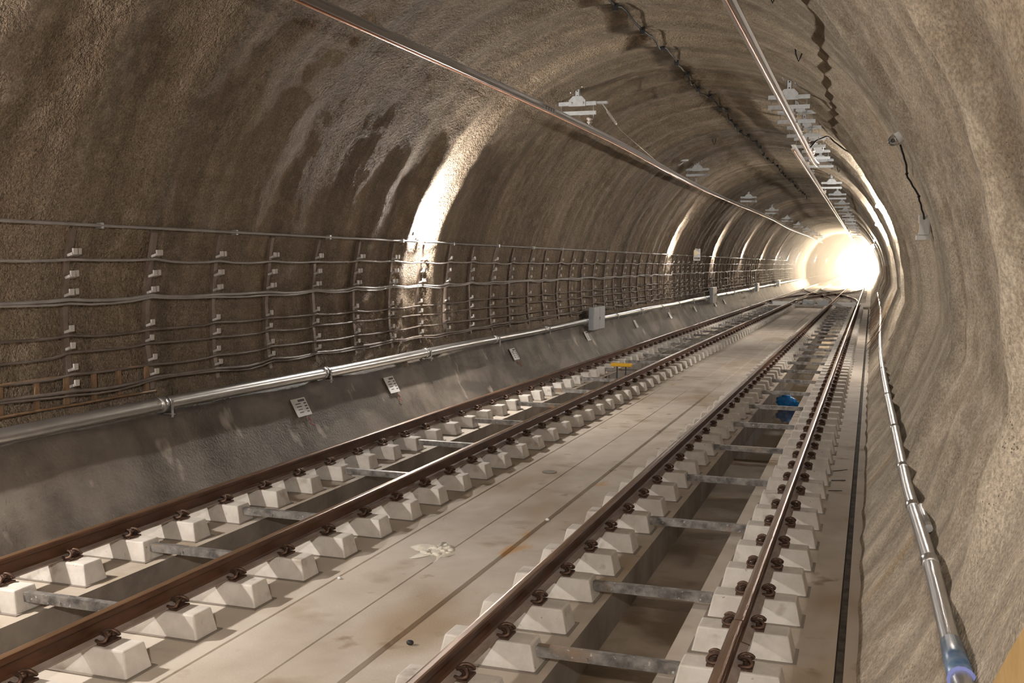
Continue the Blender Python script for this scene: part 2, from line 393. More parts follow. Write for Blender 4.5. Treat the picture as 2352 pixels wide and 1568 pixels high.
# ------------------------------------------------------------------ floor
XR, XL = 0.0, -3.80
RAILS = {'RO': .755, 'RI': -.755, 'LI': XL+.755, 'LO': XL-.755}
YEND = 64.2
mb = MB()
P = [(-5.62,GZ),(XL-.33,GZ),(XL-.33,-.64),(XL+.33,-.64),(XL+.33,GZ),(-2.535,GZ),(-2.53,GZ-.014),(-2.518,GZ-.014),(-2.512,GZ),
     (-1.978,GZ+.004),(-1.972,GZ-.006),(-1.966,GZ-.006),(-1.96,GZ+.004),(-1.50,GZ+.012),(-1.485,GZ-.012),(-1.474,GZ-.012),(-1.466,GZ-.002),
     (-.345,GZ),(-.345,-.64),(.29,-.64),(.29,GZ),(1.335,GZ),(1.34,GZ-.09),(1.385,GZ-.09),(1.39,GZ),(1.62,GZ+.01)]
mi = [0]*(len(P)-1)
for i in range(len(P)-1):
    a, b = P[i], P[i+1]
    if a[1] == -.64 and b[1] == -.64: mi[i] = 2
    elif a[1] == -.64 or b[1] == -.64: mi[i] = 1
    elif abs(a[0]-1.36) < .03 and abs(b[0]-1.36) < .03: mi[i] = 3
ys = [-16, -8, -2] + [i*.5 for i in range(0, 129)] + [YEND]
mb.prof(P, ys, closed=False, mis=mi)
# floor beyond the slab track: a plain concrete deck for the crossover
mb.prof([(-5.62,GZ-.02),(1.62,GZ-.02)], [YEND, 100, 150, 230], closed=False)
fl = mb.build('floor', [M['slab'], M['trenchwall'], M['trench'], M['gutter']], recalc=False)
struct(fl, 'pale concrete track slab with two drainage trenches', 'floor')
# end faces of the trenches
mb = MB(); mb.box(XL-.36, XL+.36, YEND-.02, YEND+.25, -.66, GZ-.001); mb.box(-.375, .32, YEND-.02, YEND+.25, -.66, GZ-.001)
struct(mb.build('trim_2', M['trenchwall']), 'concrete end faces closing the two trenches before the crossover', 'trim')
# dark footing on the left
mb = MB(); n = 10; fp = []
for i in range(n+1):
    t = i/n; fp.append((-5.47-.47*t - .03*math.sin(PI*t), GZ-.02+.86*t))
fp += [(-6.0,.545),(-6.25,.56)]
verts = []; yy = [y for y in YS if y > -16.5]
for y in yy:
    for k, (x, z) in enumerate(fp):
        wv = .018*noise.noise(Vector((y*.9, k*.5, 2))) + .008*noise.noise(Vector((y*4, k*2, 7)))
        verts.append((x+wv, y, z + (.02*noise.noise(Vector((y*.7, 3, 3))) if k > 8 else 0)))
nn = len(fp); faces = [(i*nn+k, i*nn+k+1, (i+1)*nn+k+1, (i+1)*nn+k) for i in range(len(yy)-1) for k in range(nn-1)]
me = bpy.data.meshes.new('trim_1'); me.from_pydata(verts, [], faces); me.materials.append(M['footing'])
me.polygons.foreach_set('use_smooth', [True]*len(faces)); me.update()
struct(link('trim_1', me), 'sloping dark concrete footing along the cable wall', 'trim')
# transverse beam where the crossover begins
mb = MB(); mb.box(-5.4, 1.36, YEND+.3, YEND+1.5, GZ-.1, GZ+.12)
me = mb.mesh('concrete_beam', M['trenchwall']); bevel_mesh(me, .02)
tag(link('concrete_beam', me), 'low concrete beam across both tracks at the start of the crossover', 'beam')

# water lying in the trenches
for nm, x0, x1, y0, y1, lab in (('standing_water', -.34, .285, 15.5, 63.5, 'shallow brown water lying in the trench of the ribbed-wall track'),
                                ('standing_water', XL-.325, XL+.325, 28, 63.5, 'shallow dark water lying in the trench of the cable-wall track')):
    mb = MB(); mb.box(x0, x1, y0, y1, -.66, -.615)
    tag(mb.build(nm, M['water']), lab, 'water', 'water in the trenches', 'stuff')

# ------------------------------------------------------------------ rails
RP = [(-.07,-.16),(.07,-.16),(.07,-.15),(.02,-.136),(.009,-.12),(.009,-.05),(.033,-.040),(.036,-.012),(.028,-.002),(.015,.001),(-.015,.001),(-.028,-.002),(-.036,-.012),(-.033,-.040),(-.009,-.05),(-.009,-.12),(-.02,-.136),(-.07,-.15)]
RMI = [1 if k in (8,9,10) else 2 if k in (1,2,16,17) else 0 for k in range(len(RP))]
RAILM = [M['rail'], M['railtop'], M['railfoot']]
def rail_straight(x, y0, y1, label):
    mb = MB(); n = max(2, int((y1-y0)/4)); mb.prof(RP, [y0+(y1-y0)*i/n for i in range(n+1)], mis=RMI)
    o = mb.build('running_rail', RAILM, loc=(x,0,0)); return tag(o, label, 'rail', 'running rails')
def fishplate(parent, y):
    mb = MB()
    for s in (-1, 1):
        mb.box(min(s*.010,s*.028), max(s*.010,s*.028), y-.3, y+.3, -.125, -.052)
        for i in range(4): mb.tube([(s*.026, y-.22+.147*i, -.088),(s*.045, y-.22+.147*i, -.088)], .014, 6)
    mb.build('joint_bar', M['clip'], parent)
JOINT = 6.58
rail_straight(RAILS['RO'], -6, JOINT-.006, 'short near piece of rusty rail beside the ribbed wall, ending at a joint')
rail_straight(RAILS['RO']+.006, JOINT+.006, 230, 'long rusty rail nearest the ribbed wall and drain groove')
r2 = rail_straight(RAILS['RI'], -6, 230, 'long rusty rail of the ribbed-wall track on its platform side'); fishplate(r2, 44.0)
rail_straight(RAILS['LI'], -6, 230, 'long rusty rail of the cable-wall track on its platform side')
r1 = rail_straight(RAILS['LO'], -6, 230, 'long rusty rail running along the foot of the dark footing'); fishplate(r1, 45.0)
def rail_curve(xa, xb, y0, y1, label):
    mb = MB(); n = 44; pts = []
    for i in range(n+1):
        y = y0+(y1-y0)*i/n; t = i/n; s = t*t*(3-2*t); pts.append((xa+(xb-xa)*s, y))
    vs = []; k = len(RP)
    for (x, y) in pts: vs += [(x+px, y, pz-.002) for px, pz in RP]
    fs = []; o = 0
    for i in range(n):
        for a in range(k):
            b = (a+1) % k; mb.f.append([i*k+a, i*k+b, (i+1)*k+b, (i+1)*k+a]); mb.m.append(RMI[a]); mb.sm.append(False)
    mb.v = vs
    return tag(mb.build('switch_rail', RAILM), label, 'rail', 'crossover rails')
Y0, Y1 = 68, 104
rail_curve(RAILS['LI']+.08, RAILS['RO']-.08, Y0, Y1, 'crossover rail curving from the inner cable-side rail over to the ribbed wall')
rail_curve(RAILS['LO']+.08, RAILS['RI']-.08, Y0, Y1, 'crossover rail curving from the footing rail over to the inner ribbed-side rail')
rail_curve(RAILS['RI']-.08, RAILS['LO']+.08, Y0, Y1, 'crossover rail curving from the inner ribbed-side rail over to the footing')
rail_curve(RAILS['RO']-.08, RAILS['LI']+.08, Y0, Y1, 'crossover rail curving from the ribbed-wall rail over to the inner cable-side rail')

# ------------------------------------------------------------------ blocks, sleepers, clips
def block_mesh():
    mb = MB(); mb.frustum(-.335,.335,-.130,.130,GZ-.03, -.290,.290,-.100,.100,-.166)
    me = mb.mesh('concrete_block', M['block']); bevel_mesh(me, .012, 2)
    for p in me.polygons: p.use_smooth = False
    return me
BLOCK = block_mesh()
def boot_mesh():
    mb = MB(); mb.box(-.348,.348,-.15,.15,GZ-.03,GZ+.008); return mb.mesh('rubber_boot', M['boot'])
BOOT = boot_mesh()
def clip_mesh():
    """W-shaped spring clamp with its screw, on the +X side of the rail"""
    mb = MB(); z = -.146
    pts = [(.055,-.060,z+.004),(.095,-.080,z+.004),(.138,-.070,z+.010),(.128,-.042,z+.040),(.085,-.032,z+.056),(.052,-.022,z+.038),(.048,0,z+.030),
           (.052,.022,z+.038),(.085,.032,z+.056),(.128,.042,z+.040),(.138,.070,z+.010),(.095,.080,z+.004),(.055,.060,z+.004)]
    sm = []
    for i in range(len(pts)-1):
        a = Vector(pts[i]); b = Vector(pts[i+1]); sm += [a, a.lerp(b,.5)]
    sm.append(Vector(pts[-1])); 
    for _ in range(2): sm = [sm[0]]+[(sm[i-1]+sm[i]*2+sm[i+1])/4 for i in range(1,len(sm)-1)]+[sm[-1]]
    mb.tube(sm, .0105, 6)
    mb.tube([(.088,0,-.166),(.088,0,-.095)], .012, 6); mb.tube([(.088,0,-.125),(.088,0,-.105)], .026, 6)
    mb.box(.072,.135,-.075,.075,-.167,-.152)
    me = mb.mesh('rail_clip', M['clip']); mb.fix(me); return me
CLIP_R = clip_mesh(); CLIP_L = CLIP_R.copy(); CLIP_L.transform(Matrix.Scale(-1, 4, (1,0,0))); CLIP_L.flip_normals()
def pad_mesh():
    mb = MB(); mb.box(-.085,.085,-.085,.085,-.170,-.1605); return mb.mesh('rail_pad', M['boot'])
PAD = pad_mesh()
def add_block_parts(root, xo, k, top_mesh=True):
    """block (when part of a pair), boot rim and the two clips around a rail at local x = xo"""
    if top_mesh:
        b = link('block', BLOCK, root, (xo,0,0)); host = b; off = (0,0,0)
    else: host = root; off = (xo,0,0)
    if k < 34: link('rubber_boot', BOOT, host, off)
    if k < 34: link('rail_pad', PAD, host, off)
    link('rail_clip', CLIP_L, host, off); link('rail_clip', CLIP_R, host, off)
def tie_mesh(half):
    mb = MB(); z1 = -.195; z0 = -.262
    mb.box(-half,half,-.034,-.026,z0,z1); mb.box(-half,half,-.026,.03,z1-.008,z1)
    mb.tube([(-.12,-.0345,-.235),(-.12,-.043,-.235)], .009, 6)
    me = mb.mesh('tie_bar', M['tie']); mb.fix(me); return me
TIE = tie_mesh(.45)
for side, xc, y0, sp, kmin in (('ribbed-wall', XR, 6.145, .7196, -2), ('cable-wall', XL, 7.30, .704, -4)):
    kmax = int((YEND-.35-y0)/sp)
    nt_ = 0; no = 0; ni = 0
    for k in range(kmin, kmax+1):
        y = y0+k*sp+.10 + random.uniform(-.006,.006)
        tied = (k in (-2, 0)) or (k > 0 and (k-2) % 3 == 0) or k == -4
        if tied:
            nt_ += 1
            t = thing('twin_block_sleeper', (xc, y, 0), f'twin-block sleeper joined by a tie bar on the {side} track, {nth(nt_)} from the near end', 'sleeper', f'twin-block sleepers of the {side} track')
            add_block_parts(t, -.755, k); add_block_parts(t, .755, k)
            link('tie_bar', TIE, t)
        else:
            for s in (-1, 1):
                outer = (s > 0) == (side == 'ribbed-wall')
                if side == 'cable-wall' and outer and k < -2: continue
                if outer: no += 1; nn_ = no
                else: ni += 1; nn_ = ni
                o = link('concrete_block', BLOCK, None, (xc+s*.755, y, 0))
                tag(o, f'single concrete block under the {"outer" if outer else "inner"} rail of the {side} track, {nth(nn_)} from the near end', 'sleeper', f'single blocks of the {side} track')
                add_block_parts(o, 0, k, False)

# ------------------------------------------------------------------ crossover fittings
def machine(x, y, lab):
    t = thing('point_machine', (x, y, GZ), lab, 'machine', 'point machines')
    mb = MB(); mb.frustum(-.35,.35,-.28,.28,0,-.32,.32,-.24,.24,.26); me = mb.mesh('housing', M['grey']); bevel_mesh(me,.02); link('housing', me, t)
    mb = MB(); mb.box(-.30,.30,-.2,.2,.255,.29); mb.build('lid', M['zinc'], t)
    mb = MB(); mb.tube([(-.32,0,.1),(-1.0,0,.12)], .025, 8); mb.build('drive_rod', M['galv'], t)
machine(-2.3, 69.5, 'grey point machine box between the tracks, nearer the footing')
machine(-1.35, 69.0, 'squat grey point machine box between the tracks, nearer the ribbed wall')
for x, lab in ((XL, 'pale switch tie crossing the cable-wall track at the crossover points'), (XR, 'pale switch tie crossing the ribbed-wall track at the crossover points')):
    mb = MB(); mb.box(-.9,.9,-.14,.14,GZ,-.165); mb.box(-.65,.65,-.05,.05,-.166,-.10)
    tag(mb.build('switch_tie', M['white'], loc=(x, 68.3, 0)), lab, 'sleeper', 'switch ties')
for i in range(10):
    mb = MB(); mb.frustum(-.075,.075,-.3,.3,GZ-.02,-.06,.06,-.27,.27,GZ+.24)
    o = mb.build('concrete_block', M['block'], loc=(-2.78+.19*i, 72.6, 0))
    tag(o, f'slim white block in the row behind the point machines, {nth(i+1)} from the footing side', 'sleeper', 'slim white blocks behind the point machines')
for j in range(14):
    y = 76+2.1*j
    mb = MB(); mb.box(-4.9,1.1,-.13,.13,GZ-.03,-.166)
    o = mb.build('crossover_sleeper', M['block'], loc=(0,y,0)); tag(o, f'long crossover sleeper spanning both tracks, {nth(j+1)} behind the point machines', 'sleeper', 'long crossover sleepers')

# ------------------------------------------------------------------ overhead conductor rails
ZC = 4.65
CP = [(-.042,0),(-.042,.012),(-.020,.022),(-.012,.075),(-.045,.088),(-.045,.100),(.045,.100),(.045,.088),(.012,.075),(.020,.022),(.042,.012),(.042,0),(.008,.004),(-.008,.004)]
def cond(y0, y1, xf, label, up=0):
    t = thing('overhead_conductor_rail', (0,0,0), label, 'conductor rail', 'overhead conductor rails')
    n = int((y1-y0)/.8); ys = [y0+(y1-y0)*i/n for i in range(n+1)]
    def off(y): return (xf(y), ZC + up*max(0, (y-(y1-3))/3)**2)
    mb = MB(); mb.prof(CP, ys, off=off); mb.build('aluminium_profile', M['alu'], t)
    mb = MB(); mb.tube([(off(y)[0], y, off(y)[1]-.004) for y in ys], .013, 8); mb.build('contact_wire', M['copper'], t)
    return t, off
def xl(y): return XL+.07 + .12*math.sin((y-9)*.16) - .10*sstep(y, 20, 32) - .12*sstep(y,34,60)
def xr1(y): return .115 - .012*(y-10)*.3
def xr2(y): return -.20 - .01*(y-24)*.3
cl, offl = cond(2.0, 126, xl, 'long aluminium overhead conductor rail with copper edge above the cable-wall track')
c1, off1 = cond(2.0, 28.8, xr1, 'near aluminium overhead conductor rail ending in mid-air above the ribbed-wall track', .10)
c2, off2 = cond(23.4, 126, xr2, 'farther overhead conductor rail overlapping the near one above the ribbed-wall track')
mb = MB()
x17 = offl(17.0)
for i in range(4):
    for j in range(2): mb.tube([(x17[0]+.0135, 16.55+.14*i, ZC+.036+.026*j),(x17[0]+.034, 16.55+.14*i, ZC+.036+.026*j)], .009, 6)
mb.box(x17[0]+.010, x17[0]+.026, 16.42, 17.12, ZC+.024, ZC+.074, 1)
sp_ = mb.build('splice_plate', [M['hole'], M['alu']], cl)

# hangers
def hanger(x, y, label, xrail, bolt=True, h=None):
    zt = arc_pt(y, math.acos((x-CX)/4.43)).z
    t = thing('conductor_hanger', (x, y, 0), label, 'hanger', 'conductor hangers')
    th = math.acos((x-CX)/4.43); n = Vector((math.cos(th),0,math.sin(th))); tg = Vector((-math.sin(th),0,math.cos(th)))
    zb = 5.175; zl = 5.125
    mb = MB(); mb.obox((0,0,zt+.02), tg*.17, Vector((0,.13,0)), n*.012)
    for s in (-1,1):
        for q_ in (-1,1): mb.tube([Vector((0,q_*.09,zt+.03))+tg*s*.12, Vector((0,q_*.09,zt-.03))+tg*s*.12], .013, 6)
    mb.build('ceiling_plate', M['zinc'], t)
    mb = MB(); mb.box(-.045,.045,-.02,-.012,zb-.02,zt+.02); mb.box(-.045,-.037,-.02,.03,zb-.02,zt+.02); mb.box(.037,.045,-.02,.03,zb-.02,zt+.02)
    k = max(2, int((zt-zb)/.075))
    for i in range(k):
        zz = zb+.05+(zt-zb-.08)*i/(k-1 if k > 1 else 1); mb.tube([(0,-.0205,zz),(0,-.0225,zz)], .013, 8, 1)
    mb.build('post', [M['zinc'], M['hole']], t)
    mb = MB(); mb.add([(-.16,-.028,zb-.05),(.16,-.028,zb-.05),(.16,-.028,zb+.06),(.085,-.028,zb+.14),(-.085,-.028,zb+.14),(-.16,-.028,zb+.06),
                       (-.16,-.016,zb-.05),(.16,-.016,zb-.05),(.16,-.016,zb+.06),(.085,-.016,zb+.14),(-.085,-.016,zb+.14),(-.16,-.016,zb+.06)],
                      [(0,1,2,3,4,5),(11,10,9,8,7,6)]+[(i,(i+1)%6,6+(i+1)%6,6+i) for i in range(6)])
    for s in (-1,1): mb.tube([(s*.11,-.028,zb),(s*.11,-.045,zb)], .02, 6)
    mb.build('gusset_plate', M['zinc'], t)
    mb = MB(); mb.box(-.36,.36,-.016,.03,zb-.035,zb+.035); mb.build('upper_beam', M['zinc'], t)
    mb = MB(); mb.box(-.36,.36,-.016,.03,zl-.16,zl-.09); mb.box(-.03,.03,-.02,-.017,zl-.15,zl-.10)
    mb.build('lower_beam', M['zinc'], t)
    for s in (-1,1):
        mb = MB(); mb.tube([(s*.31,.007,zl-.22),(s*.31,.007,zb+.05)], .009, 6); mb.build('hanging_rod', M['galv'], t)
    dx = xrail-x; top = zl-.16; bot = ZC+.10
    mb = MB(); L_ = top-bot
    mb.tube([(dx,.007,top+.02),(dx,.007,top-L_*.22),(dx,.007,top-L_*.25),(dx,.007,top-L_*.42),(dx,.007,top-L_*.45),(dx,.007,top-L_*.62),(dx,.007,top-L_*.65),(dx,.007,top-L_*.8)],
            [.02,.02,.055,.06,.03,.05,.055,.02], 10)
    mb.build('insulator', M['porcelain'], t)
    mb = MB(); mb.box(dx-.055,dx+.055,-.03,.05,bot-.022,bot+.004); mb.box(dx-.02,dx+.02,-.01,.03,bot,top-L_*.78)
    mb.build('rail_clamp', M['zinc'], t)
    return t
for i, y in enumerate((19.4, 33.8, 48.4, 60, 71, 82, 93, 104, 115)):
    hanger(-3.85, y, f'galvanised hanger holding the cable-wall conductor rail, {nth(i+1)} from the camera', offl(y)[0])
hr = [19.6, 21.6, 24.0, 26.2, 29.1, 31.6, 40.4, 47, 54, 61, 68, 75, 82, 89, 97, 105, 113]
for i, y in enumerate(hr):
    hanger(-.02, y, f'galvanised hanger over the ribbed-wall track, {nth(i+1)} from the camera', (off1(y)[0] if y < 27 else off2(y)[0]))
# midpoint anchor stays on the left conductor rail
def stay(a, m, b, label):
    t = thing('anchor_stay', a, label, 'stay', 'anchor stays of the cable-wall conductor rail'); a = Vector(a); m = Vector(m)-a; b = Vector(b)-a
    mb = MB(); mb.obox((0,0,.02), Vector((.1,0,0)), Vector((0,.05,0)), Vector((0,0,.02))); mb.tube([(0,0,0), m*.25], .012, 6); mb.build('bracket', M['zinc'], t)
    mb = MB(); p = [m*(.25+.5*i/10) for i in range(11)]; mb.tube(p, [.022+.008*(i % 2) for i in range(11)], 8); mb.build('insulator', M['porcelain'], t)
    mb = MB(); mb.tube([m*.75, m, b], .0035, 5); mb.build('stay_wire', M['galv'], t)
stay((-3.52,20.0,5.25), (-3.60,21.9,4.98), (offl(27.0)[0], 27.0, ZC+.10), 'tensioned anchor stay with grey insulator beside the first cable-wall hanger')
stay((-3.95,32.0,5.28), (-4.0,30.9,5.02), (offl(28.2)[0], 28.2, ZC+.10), 'tensioned anchor stay between the first two cable-wall hangers, facing the camera')
# ceiling cable with clips
t = thing('ceiling_cable', (0,0,0), 'thin dark cable clipped along the tunnel crown with black plastic clips', 'cable')
pts = []; yc = 9.0; CTH = math.acos((-2.02-CX)/4.43); clipys = []
yy_ = 9.0
while yy_ < 62:
    clipys.append(yy_); yy_ += 1.35 + random.uniform(-.2,.3)
for a, b in zip(clipys[:-1], clipys[1:]):
    for i in range(5):
        s = i/5; y = a+(b-a)*s; p = arc_pt(y, CTH, .03+.07*math.sin(PI*s)*random.uniform(.6,1)); p.x += .05*math.sin(y*.8); pts.append(p)
mb = MB(); mb.tube(pts, .016, 6); mb.build('cable', M['black'], t)
for y in clipys:
    p = arc_pt(y, CTH); p.x += .05*math.sin(y*.8)
    mb = MB(); mb.frustum(p.x-.045,p.x+.045,y-.03,y+.03,p.z+.02,p.x-.03,p.x+.03,y-.022,y+.022,p.z-.10); mb.build('cable_clip', M['black'], t)
# little bent bars left in the crown
for i, (x, y) in enumerate(((.24,12.7),(.40,15.5),(-3.0,31),(.37,34.7))):
    p = arc_pt(y, math.acos((x-CX)/4.43)); mb = MB()
    mb.tube([p+V(0,0,.05), p+V(.01,0,-.07), p+V(.05,.02,-.17), p+V(.09,.02,-.07), p+V(.10,0,.05)], .012, 6)
    tag(mb.build('bent_bar', M['black']), f'small bent black bar sticking out of the crown, {nth(i+1)} from the camera', 'hook', 'bent bars in the crown')

# feeder cable from the overlap down the ribbed wall
pts = [V(off1(24.3)[0]+.02,24.3,ZC+.10), V(.22,24.4,4.93), V(.42,24.6,5.04)]
for i in range(40):
    s_ = i/39; th = math.radians(56-24*s_); pts.append(arc_pt(24.9+1.0*s_, th, .05))
mb = MB(); mb.tube(pts, .018, 6); tag(mb.build('feeder_cable', M['black']), 'thick black cable arching from the conductor rail down over the ribbed wall', 'cable')

# ------------------------------------------------------------------ cables and posts on the left wall
CABZ = [2.20, 1.80, 1.44, 1.27, 1.06, .90]
POSTY = [8.5 + 1.235*i for i in range(54)]
for i, y in enumerate(POSTY):
    x = min(wall_x_left(y, zz) for zz in (.9,1.5,2.3)) 
    t = thing('cable_post', (0,y,0), f'upright cable support post on the cable wall, {nth(i+1)} from the near end', 'post', 'cable support posts')
    zz = [.78+(2.5-.78)*k/10 for k in range(11)]
    mb = MB()
    prof = [(wall_x_left(y, z)+.0, z) for z in zz]
    for (xa, za), (xb, zb_) in zip(prof[:-1], prof[1:]):
        mb.add([(xa-.03,-.035,za),(xa-.03,.035,za),(xa+.045,.035,za),(xa+.045,-.035,za),(xb-.03,-.035,zb_),(xb-.03,.035,zb_),(xb+.045,.035,zb_),(xb+.045,-.035,zb_)],
               [(3,2,6,7),(0,3,7,4),(1,5,6,2)])
    mb.build('channel', M['post'], t, recalc=False)
    if i < 34:
        for z in (2.24, 2.02, 1.84, 1.48, 1.31, 1.10, .94):
            xw = wall_x_left(y, z)+.045; mb = MB()
            mb.obox((xw+.035,0,z+.01), Vector((.035,0,.012)), Vector((0,.03,0)), Vector((-.004,0,.012)))
            mb.obox((xw+.07,0,z+.04), Vector((.008,0,0)), Vector((0,.03,0)), Vector((0,0,.03)))
            mb.build('hook', M['hook'], t)
            if i < 22 and z > 1.7:
                mb = MB(); xw2 = wall_x_left(y+.16, z)
                mb.obox((xw2+.035,.16,z+.03), Vector((.03,0,.012)), Vector((0,.022,0)), Vector((0,0,.03))); mb.build('hook', M['hook'], t)
rnd = random.Random(4)
names = ['grey cable hanging highest under the lamp conduit','pale grey cable sagging at the middle of the cable wall','thin brown cable under the pale sagging one','brown cable third from the bottom of the cable wall','brown cable second from the bottom of the cable wall','lowest cable on the cable wall, bundled above the footing']
for ci, z in enumerate(CABZ):
    pts = []
    ys_ = [POSTY[0]-1.235*2.3, POSTY[0]-1.235] + POSTY + [POSTY[-1]+1.2*j for j in range(1,30)]
    for a, b in zip(ys_[:-1], ys_[1:]):
        sag = rnd.uniform(.004,.035); zj = rnd.uniform(-.012,.015)
        for k in range(4):
            s = k/4; y = a+(b-a)*s; zz = z+zj*(1-s)-sag*4*s*(1-s)
            pts.append((wall_x_left(y, zz)+.085, y, zz))
    mb = MB(); mb.tube(pts, .020 if ci in (1,5) else .015, 6)
    if ci in (1, 5):
        mb.tube([(p[0]+.012, p[1], p[2]-.028+.012*math.sin(p[1]*2)) for p in pts], .013, 6)
    tag(mb.build('wall_cable', M['cable'] if ci in (0,1) else M['cabled']), names[ci], 'cable', 'cables along the wall')
# lamp conduit
ZCON = 2.545
t = thing('lamp_conduit', (0,0,0), 'straight grey conduit running under the lamps of the cable wall', 'conduit')
mb = MB(); ysn = [5+.6*i for i in range(160)]
mb.tube([(wall_x_left(y, ZCON)+.045, y, ZCON) for y in ysn], .017, 8); mb.build('tube', M['cable'], t)
for i in range(30):
    y = 8.9+2.4*i; x = wall_x_left(y, ZCON)+.045; mb = MB(); mb.box(x-.05,x+.024,y-.02,y+.02,ZCON-.03,ZCON+.03); mb.build('saddle', M['zinc'], t)

# lamps on the left wall
for i, y in enumerate(LAMPL):
    z = 2.68; x = wall_x_left(y, z)
    lab = ('lit wall lamp behind the camera on the cable wall','lit wall lamp on the cable wall level with the camera')[i] if i < 2 else f'lit white wall lamp on the cable wall, {nth(i-1)} from the camera'
    t = thing('wall_lamp', (x, y, z), lab, 'lamp', 'lit lamps on the cable wall')
    mb = MB(); mb.box(-.04,.05,-.05,.05,-.10,-.0); mb.build('base', M['zinc'], t)
    mb = MB(); mb.ball((.062,0,.075), .055, 1, 0, 1, 1, 1.5); mb.build('glowing_globe', M['lamp'], t); lamp_light(t, (.075,0,.075), 1150 if y < 30 else 480, .088)
    ld = bpy.data.lights.new('lamp_beam', 'SPOT'); ld.energy = 900 if y < 30 else 520; ld.color = (1,.95,.90); ld.spot_size = math.radians(64); ld.spot_blend = .9; ld.shadow_soft_size = .04
    lo = bpy.data.objects.new('lamp_beam', ld); COL.objects.link(lo); lo.parent = t; lo.location = (.20,0,.10)
    lo.rotation_euler = Vector((-.02,.04,1)).to_track_quat('-Z','Y').to_euler()
    mb = MB(); mb.tube([(.045,.04,-.08),(.06,.10,-.12),(.045,.16,z*0-.135)], .010, 6); mb.build('supply_lead', M['cable'], t)
    if i == 2:
        mb = MB(); mb.box(-.03,.09,-.42,-.34,-.03,.03); mb.tube([(.045,-.30,-.13),(.06,-.2,-.05),(.05,-.06,-.02)], .014, 6); mb.build('junction_box', M['zinc'], t)
# lamps on the right wall
def bulkhead(y, z, label, lit):
    th = math.asin((z-CZ)/RAD); p = arc_pt(y, th); n = Vector((-math.cos(th),0,-math.sin(th))); tg = Vector((math.sin(th),0,-math.cos(th)))
    p = p + n*(.12 if lit else .03)
    t = thing('bulkhead_lamp', p, label, 'lamp', 'bulkhead lamps on the ribbed wall')
    mb = MB(); mb.tube([n*(-.22 if lit else -.14), n*.035], .064, 18); mb.build('base', M['white'], t)
    mb = MB(); N_ = 9
    prof = [(0.035+.10*math.sin(a*PI/2/(N_-1)), .058*math.cos(a*PI/2/(N_-1))) for a in range(N_)]
    mb.tube([n*d for d, r in prof], [max(r,.004) for d, r in prof], 18); mb.build('globe' if not lit else 'glowing_globe', M['lamp'] if lit else M['glass'], t)
    if lit: lamp_light(t, n*.10, 2300 if y < 0 else 850 if y < 45 else 330, .075)
    if not lit:
        mb = MB()
        for k in range(6):
            a = k*PI/3; e = (tg*math.cos(a)+Vector((0,1,0))*math.sin(a)); mb.tube([n*d+e*(r+.006) for d, r in prof], .004, 5)
        mb.build('cage', M['galv'], t)
        mb = MB(); mb.ball(tuple(n*.075), .022, 2, 0); mb.build('bulb', M['hook'], t)
    return p
for i, y in enumerate(LAMPR):
    bulkhead(y, 3.70, 'lit bulkhead lamp high behind the camera on the ribbed wall' if i == 0 else f'lit white bulkhead lamp high on the ribbed wall, {nth(i)} from the camera', True)
dead = bulkhead(13.0, 3.69, 'unlit bulkhead lamp with clear ribbed globe high on the ribbed wall', False)
# lead and junction box of the dead lamp
t = thing('lamp_lead', (0,0,0), 'black lead hanging from the unlit bulkhead lamp down to the small white box', 'cable')
pts = []
for i in range(61):
    s = i/60; y = 13.05+1.5*s; z = 3.62-.80*s; p = arc_pt(y, math.asin((z-CZ)/RAD), .06); pts.append(p)
mb = MB(); mb.tube(pts, .012, 6); mb.build('lead', M['black'], t)
for k in (20, 40):
    p = pts[k]; mb = MB(); mb.ball(tuple(p), .022, 1, 0); mb.build('clip', M['black'], t)
th = math.asin((2.72-CZ)/RAD); p = arc_pt(14.6, th, .05)
t = thing('junction_box', p, 'small white and brown junction box fixed below the unlit bulkhead lamp', 'box')
mb = MB(); mb.box(-.10,.04,-.07,.07,-.10,.16); me = mb.mesh('body', M['white']); bevel_mesh(me,.012); link('body', me, t)
mb = MB(); mb.box(-.108,-.10,-.06,.06,-.07,.05); mb.build('rusty_cover', M['tan'], t)
mb = MB(); mb.box(-.125,.04,-.095,.095,-.16,-.105); mb.build('lower_lid', M['white'], t)

# ------------------------------------------------------------------ pipes
t = thing('galvanised_pipe', (0,0,0), 'thick galvanised pipe lying on top of the dark footing', 'pipe', 'pipes along the walls')
PX, PZ, PR = -5.86, .615, .074
mb = MB(); mb.tube([(PX+.008*math.sin(y*.5), y, PZ+.008*math.sin(y*.7+1)) for y in [2+.8*i for i in range(150)]], PR, 14); mb.build('pipe_run', M['pipe'], t)
for i in range(24):
    y = 9.72-3.62 + 3.62*i
    mb = MB(); mb.tube([(PX,y-.09,PZ),(PX,y+.0,PZ)], PR+.012, 14); mb.tube([(PX,y+.0,PZ),(PX,y+.03,PZ)], PR+.016, 14, 1)
    mb.build('pipe_coupling', [M['pipe'], M['couple']], t)
    mb = MB(); mb.box(PX-.02,PX+.12,y+.02,y+.04,PZ-.11,PZ-.10); mb.box(PX+.085,PX+.095,y+.02,y+.05,PZ-.14,PZ+.05); mb.build('pipe_bracket', M['galv'], t)
t = thing('galvanised_pipe', (0,0,0), 'thin galvanised conduit winding along the foot of the ribbed wall', 'pipe', 'pipes along the walls')
RPTS = [(1.99,2.5,.47),(1.965,4.0,.43),(1.935,5.06,.405),(1.925,6.77,.39),(1.89,9.36,.335),(1.85,14.34,.27),(1.825,17.6,.232),(1.80,22,.21),(1.805,27.2,.205),(1.84,33,.26),(1.90,39.6,.36),(1.93,50,.42),(1.93,70,.42)]
